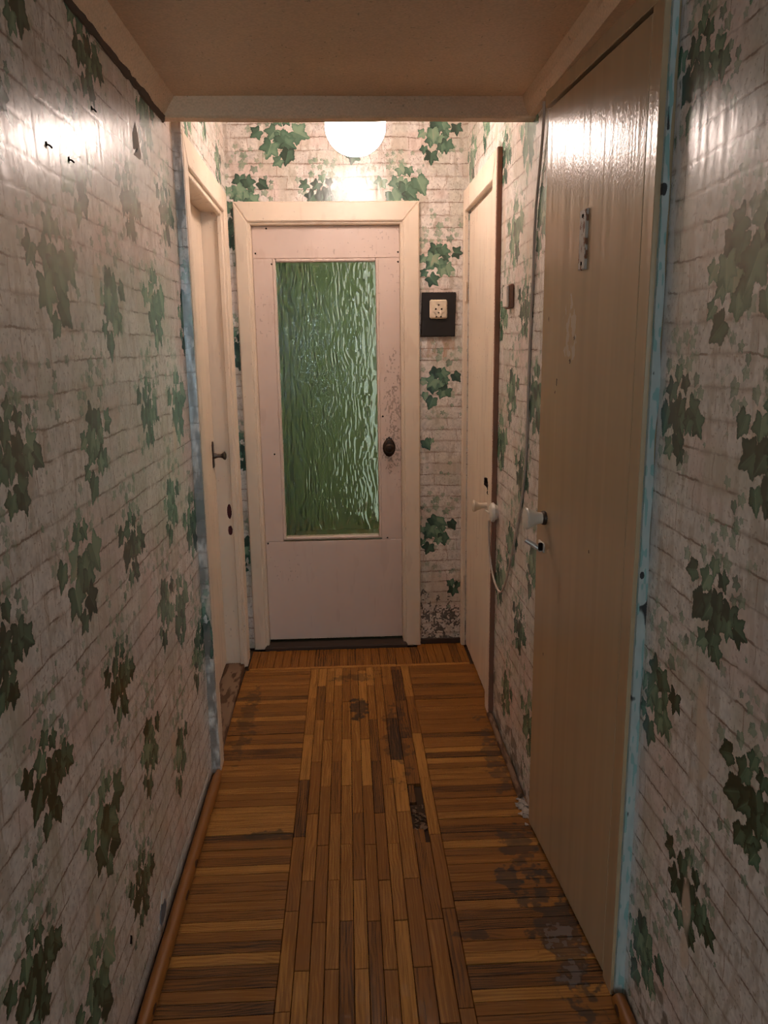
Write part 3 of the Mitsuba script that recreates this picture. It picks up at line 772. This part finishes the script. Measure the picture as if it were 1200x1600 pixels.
put('door_3__latch', kf2.mesh(cat([poly_slab([(-.022, -.018), (.03, -.018), (.03, .016), (-.022, .016)], 0, .006, .002), box(-.03, .055, -.003, .011, .006, .014, .002), box(.03, .045, .008, .03, .004, .016, .002), box(-.012, .0, -.03, -.015, .002, .012, .002)])), 'mat_hole', label='small black hook latch')
tag('door_3', 'narrow flat cream door in the right wall beside the end wall', kind='structure')

# ------------------------------------------------------------------ closet door, brown, standing a little ajar
Fp, Hp = np.array([.5305, 2.150, 0]), np.array([.5685, 1.552, 0])
tc = (Fp - Hp) / np.linalg.norm(Fp - Hp)
CF = Fr(Hp, tc, (0, 0, 1), (-tc[1], tc[0], 0))            # a from the hinge to the handle edge, c into the corridor
LEN = float(np.linalg.norm(Fp - Hp))
put('door_4__leaf', CF.mesh(box(.0005, LEN, .014, 2.042, -.030, 0, .0012)), 'mat_brown')
tag('door_4', 'brown painted closet door on the right, standing slightly ajar', kind='structure')
put('trim_5__jamb', box(.5690, .66, 1.497, 1.5516, .0, 2.0535, .0012), 'mat_brown')
put('trim_5__head', CF.mesh(box(-.055, LEN + .03, 2.054, 2.093, -.05, -.0005, .0015)), 'mat_brown')
put('trim_5__far_jamb', box(.558, .66, 2.154, 2.162, .0, 2.092, .002), 'mat_brown')
zs = np.linspace(0.012, 2.09, 60)
ed = []
for i, z in enumerate(zs):
    w = .006 * meshkit.noise(np.array([0, 0, z * 11.0]), 2) + .0025 * meshkit.noise(np.array([3, 0, z * 60.0]), 4)
    xa, xb = .5765 + .0022 * z, .603 - .0065 * z
    ed.append([(xa, 1.4885, z), (xa - .0005, 1.4972, z), (xb + w - .002, 1.4972, z), (xb + w - .004, 1.4885, z)])
edge = trimesh.util.concatenate([hull(ed[i] + ed[i + 1]) for i in range(len(ed) - 1)])
put('trim_5__plaster_edge', edge, 'mat_edge', smooth=30, label='chipped pale blue plaster edge')
tag('trim_5', 'brown frame of the closet door with a chipped pale blue near edge', kind='structure')
put('wall_closet', cat([box(.93, .95, 1.49, 2.16, 0, 2.1), box(.66, .95, 1.48, 1.497, 0, 2.1), box(.75, .95, 2.162, 2.18, 0, 2.1), box(.66, .95, 1.49, 2.17, 2.093, 2.11)]), 'mat_room')
tag('wall_closet', 'dark inside of the closet behind the brown door', kind='structure')
kf = Fr(CF((LEN - .072, .990, 0)), tc, (0, 0, 1), (-tc[1], tc[0], 0))
put('door_4__knob', kf.mesh(lathe([(0, .058), (.020, .0575), (.0285, .056), (.0305, .052), (.029, .047), (.0215, .034), (.0165, .020), (.0155, .008)], 30)), 'mat_white', smooth=35, label='white flared plastic knob')
put('door_4__knob__collar', kf.mesh(lathe([(0, .010), (.0165, .010), (.0195, .007), (.0195, 0)], 24)), 'mat_dark_steel', smooth=35, label='dark metal collar')
kf = Fr(CF((LEN - .050, .905, 0)), tc, (0, 0, 1), (-tc[1], tc[0], 0))
put('door_4__latch', kf.mesh(cat([poly_slab([(-.022, -.014), (.026, -.014), (.026, .012), (-.022, .012)], 0, .003, .001), tube([(-.004, -.012, .002), (.0, -.004, .014), (.006, .006, .028), (.012, .016, .044)], .0075, 12)])), 'mat_chrome', smooth=35, label='small chrome barrel bolt')
put('door_4__latch__clip', kf.mesh(box(-.018, -.010, -.010, .012, .002, .014, .002)), 'mat_hole', label='black clip of the bolt')
kf = Fr(CF((.305, 1.688, 0)), tc, (0, 0, 1), (-tc[1], tc[0], 0))
put('door_4__screw_plate', kf.mesh(poly_slab([(-.021, -.066), (.021, -.066), (.021, .066), (-.021, .066)], 0, .006, .0025)), 'mat_rust_plate', label='narrow white metal plate with rust in the middle')
for b in (-.052, .052):
    put('door_4__screw_plate__screw', kf.mesh(lathe([(0, .0075), (.004, .007), (.0055, .005)], 14).apply_translation((0, b, 0))), 'mat_hole', smooth=40)

# ------------------------------------------------------------------ skirting rods
ys = np.linspace(-1.0, 2.505, 70)
pa = np.stack([-.4775 + .0035 * meshkit.noise(np.c_[ys * 3, 0 * ys, 0 * ys], 8), ys, .0165 + 0 * ys], 1)
ra = .0165 * (1 + .12 * (meshkit.noise(np.c_[ys * 9, 0 * ys, 0 * ys], 9) - .5)) * np.where(ys > 2.45, 1 - .5 * (ys - 2.45) / .055, 1)
put('baseboard_left', tube(pa, ra, 14), 'mat_rod', smooth=50)
tag('baseboard_left', 'round orange-brown wooden rod laid along the foot of the left wall', kind='structure')
ys = np.linspace(2.285, 2.872, 24)
pa = np.stack([.5385 + .002 * np.sin(ys * 21), ys, .011 + 0 * ys], 1)
put('baseboard_right', tube(pa, .0105, 12), 'mat_worn_rod', smooth=50)
tag('baseboard_right', 'thin scuffed quarter-round strip between the closet and the far right door', kind='structure')
ys = np.linspace(-1.0, 1.468, 24)
put('baseboard_right_001', tube(np.stack([.578 + 0 * ys, ys, .016 + 0 * ys], 1), .0165, 14), 'mat_rod', smooth=50)
tag('baseboard_right_001', 'rounded end of an orange-brown rod at the foot of the nearest right wall', kind='structure')

# ------------------------------------------------------------------ lamp high on the end wall
lx, ly, lz, lr = .050, 3.03, 2.229, .110
globe = lathe([(lr * math.sin(t) if 0 < t < math.pi else 0, lr * .95 * math.cos(t)) for t in np.linspace(0, math.pi, 25)], 40)
globe.apply_translation((lx, ly, lz))
if globe.volume < 0:
    globe.invert()
put('pendant_lamp__globe', globe, 'mat_white', smooth=True, emitter={'type': 'area', 'radiance': {'type': 'rgb', 'value': LAMP_RADIANCE}})
put('pendant_lamp__ceiling_rose', lathe([(.055, 2.60), (.050, 2.575), (.03, 2.562), (0, 2.56)], 32).apply_translation((lx, ly, 0)), 'mat_ivory', smooth=40)
put('pendant_lamp__stem', tube([(lx, ly, 2.565), (lx, ly, 2.5), (lx, ly, lz + lr * .9)], .012, 12), 'mat_ivory', smooth=40)
tag('pendant_lamp', 'glowing white globe lamp hanging before the end wall, partly hidden by the lowered ceiling', 'lamp')
put('added_kitchen_lamp__globe', trimesh.creation.icosphere(3, .12).apply_translation((.95, 4.9, 2.25)), 'mat_white', smooth=True, emitter={'type': 'area', 'radiance': {'type': 'rgb', 'value': ADDED_KITCHEN_LAMP_RADIANCE}})
put('added_kitchen_lamp__stem', tube([(.95, 4.9, 2.34), (.95, 4.9, 2.5), (.95, 4.9, 2.6)], .008, 8), 'mat_ivory')  # unseen lamp added to light the kitchen walls
tag('added_kitchen_lamp', 'kitchen lamp, out of view, added to light the green walls behind the textured glass', 'lamp')

# ------------------------------------------------------------------ small things on the walls
put('light_switch__board', BK.mesh(poly_slab([(.342, 1.494), (.499, 1.494), (.503, 1.690), (.348, 1.690)], 0, .022, .004)), 'mat_black', label='black backing board')
sf = Fr((.4205, D - .022, 1.615), (1, 0, 0), (0, 0, 1), (0, -1, 0))
put('light_switch__body', sf.mesh(box(-.040, .040, -.042, .042, 0, .018, .006)), 'mat_ivory', label='square ivory body')
pts = [(.026 * math.cos(t) * (1 + .18 * math.cos(4 * t)), .030 * math.sin(t) * (1 + .18 * math.cos(4 * t))) for t in np.linspace(0, 2 * math.pi, 48, endpoint=False)]
from shapely.geometry import Polygon as _P
r1 = trimesh.creation.extrude_polygon(_P(pts), .007, engine='earcut')
r1.apply_translation((0, 0, .0165))
put('light_switch__body__rosette', sf.mesh(r1), 'mat_ivory', label='raised four-lobed rosette')
for a, b in ((0, .018), (0, -.016), (-.013, 0), (.013, 0), (-.009, -.034), (.012, -.034)):
    put('light_switch__body__hole', sf.mesh(lathe([(0, .0008), (.0036, .0006), (.0036, 0)], 12).apply_translation((a, b, .0236 if b > -.03 else .0181))), 'mat_hole')
tag('light_switch', 'ivory square switch on a black board beside the glazed door', 'switch')

put('door_bell__case', RF.mesh(box(2.632, 2.712, 1.572, 1.650, 0, .016, .004)), 'mat_bell_side', label='dark brown side casing')
put('door_bell__cover', RF.mesh(box(2.636, 2.708, 1.576, 1.646, .016, .024, .004)), 'mat_paper', label='pale front cover')
tag('door_bell', 'small box with a brown casing high on the right wallpaper', 'box')

cab = spline([(.5405, 2.245, 2.088), (.5455, 2.290, 1.946), (.547, 2.336, 1.821), (.548, 2.350, 1.705), (.5485, 2.378, 1.386), (.5485, 2.406, 1.039), (.548, 2.509, .834), (.546, 2.638, .639), (.544, 2.761, .562),
              (.536, 2.845, .605), (.529, 2.890, .721), (.529, 2.895, .800)], 120)
put('cable', tube(cab, .0042, 10), 'mat_cable', smooth=50)
tag('cable', 'pale thin cable hanging in a loop down the right wallpaper', 'cable')
hf = Fr((XR, 2.855, .840), (0, 1, 0), (0, 0, 1), (-1, 0, 0))
put('cord_knob__disc', hf.mesh(lathe([(0, .030), (.026, .029), (.035, .024), (.0375, .015), (.030, .008), (.025, 0)], 28)), 'mat_white', smooth=35)
put('cord_knob__peg', hf.mesh(tube([(.0, -.004, .022), (.02, -.004, .030), (.055, -.004, .034)], .0032, 8)), 'mat_white', smooth=40)
tag('cord_knob', 'round white plastic knob on the right wallpaper where the cable ends', 'knob')

LW = Fr((XL, 0, 0), (0, 1, 0), (0, 0, 1), (1, 0, 0))
for y, z, lab in ((1.733, 1.932, 'black nail high on the left wall, topmost and rightmost of three'), (1.453, 1.800, 'black nail on the left wall in the shiny patch, leftmost of three'), (1.564, 1.800, 'black nail on the left wall in the shiny patch, middle and lowest of three')):
    k = put('nail', LW.mesh(cat([tube([(y, z, -.002), (y + .005, z - .001, .004), (y + .012, z - .003, .0050)], [.0014, .0016, .0018], 8), lathe([(0, .0015), (.004, .001), (.004, 0)], 12).apply_translation((y, z, .0))])), 'mat_hole', smooth=40)
    tag(k, lab, 'nail')
flap = [(2.048, 1.928), (2.050, 1.962), (2.066, 1.980), (2.082, 1.996), (2.100, 1.968), (2.108, 1.924), (2.080, 1.936)]
m = trimesh.creation.extrude_polygon(_P(flap), .0012, engine='earcut')
put('wall_left__bare_patch', LW.mesh(m), 'mat_plaster', label='torn spot where bare grey plaster shows')
m = trimesh.creation.extrude_polygon(_P([(2.042, 1.915), (2.110, 1.912), (2.112, 1.926), (2.084, 1.944), (2.070, 1.926)]), .0012, engine='earcut')
m.apply_transform(trimesh.transformations.rotation_matrix(.25, (1, 0, 0), (0, 1.920, 0)))
put('wall_left__paper_flap', LW.mesh(m), 'mat_paper', label='curled white flap of torn wallpaper')
put('paper_strip', LW.mesh(poly_slab([(2.092, 1.284), (2.112, 1.284), (2.114, 1.326), (2.093, 1.328)], 0, .0012, .0004)), 'mat_paper')
tag('paper_strip', 'small white strip of paper stuck on the left wallpaper among ivy leaves', 'paper')
rg = np.random.default_rng(4)
yy = np.linspace(1.72, 2.47, 44)
lo, hi = .036 + .004 * rg.random(44), .043 + .010 * rg.random(44)
for a, b in ((0, 44),):
    strip = [hull([(yy[i], lo[i], 0), (yy[i + 1], lo[i + 1], 0), (yy[i + 1], hi[i + 1], 0), (yy[i], hi[i], 0), (yy[i], lo[i], .003), (yy[i + 1], lo[i + 1], .003), (yy[i + 1], hi[i + 1], .0012), (yy[i], hi[i], .0012)]) for i in range(a, b - 1)]
put('wall_left__torn_edge', LW.mesh(cat(strip)), 'mat_plaster', label='ragged pale lower edge of the wallpaper')
m = trimesh.creation.extrude_polygon(_P([(1.735, .035), (1.775, .035), (1.80, .05), (1.79, .075), (1.775, .070), (1.755, .085), (1.738, .06)]), .003, engine='earcut')
put('wall_left__bare_patch', LW.mesh(m), 'mat_old_plaster', label='dark torn hole in the wallpaper just above the rod')
put('wall_left__bare_patch', LW.mesh(trimesh.creation.extrude_polygon(_P([(1.500, .19), (1.508, .205), (1.517, .196), (1.512, .178)]), .001, engine='earcut')), 'mat_hole', label='small dark hole low in the wallpaper')

m = trimesh.creation.extrude_polygon(_P([(1.745, .075), (1.79, .070), (1.795, .095), (1.775, .110), (1.762, .092)]), .0012, engine='earcut')
put('wall_left__paper_flap', LW.mesh(m), 'mat_paper', label='pale torn scrap above the rod')

# crumbs of plaster
rg = np.random.default_rng(9)
cr = []
for i in range(70):
    s = .002 + .006 * rg.random() ** 2
    cr.append(hull(rg.normal(0, s, (9, 3)) * [1, 1, .6] + [.533 + rg.normal(0, .008), 2.235 + rg.normal(0, .028), s * .7]))
put('plaster_crumbs', cat(cr), 'mat_plaster')
tag('plaster_crumbs', 'heap of plaster crumbs on the floor at the handle edge of the closet door', 'debris', kind='stuff')
cr = []
for i in range(46):
    s = .0018 + .005 * rg.random() ** 2
    cr.append(hull(rg.normal(0, s, (9, 3)) * [1, 1, .6] + [.198 + rg.uniform(-.02, .02), 2.225 + rg.uniform(-.07, .07), -.010 + s * .7]))
put('wood_splinters', cat(cr), 'mat_worn_rod')
tag('wood_splinters', 'splinters and dirt in the hole left by a broken parquet stave', 'debris', kind='stuff')
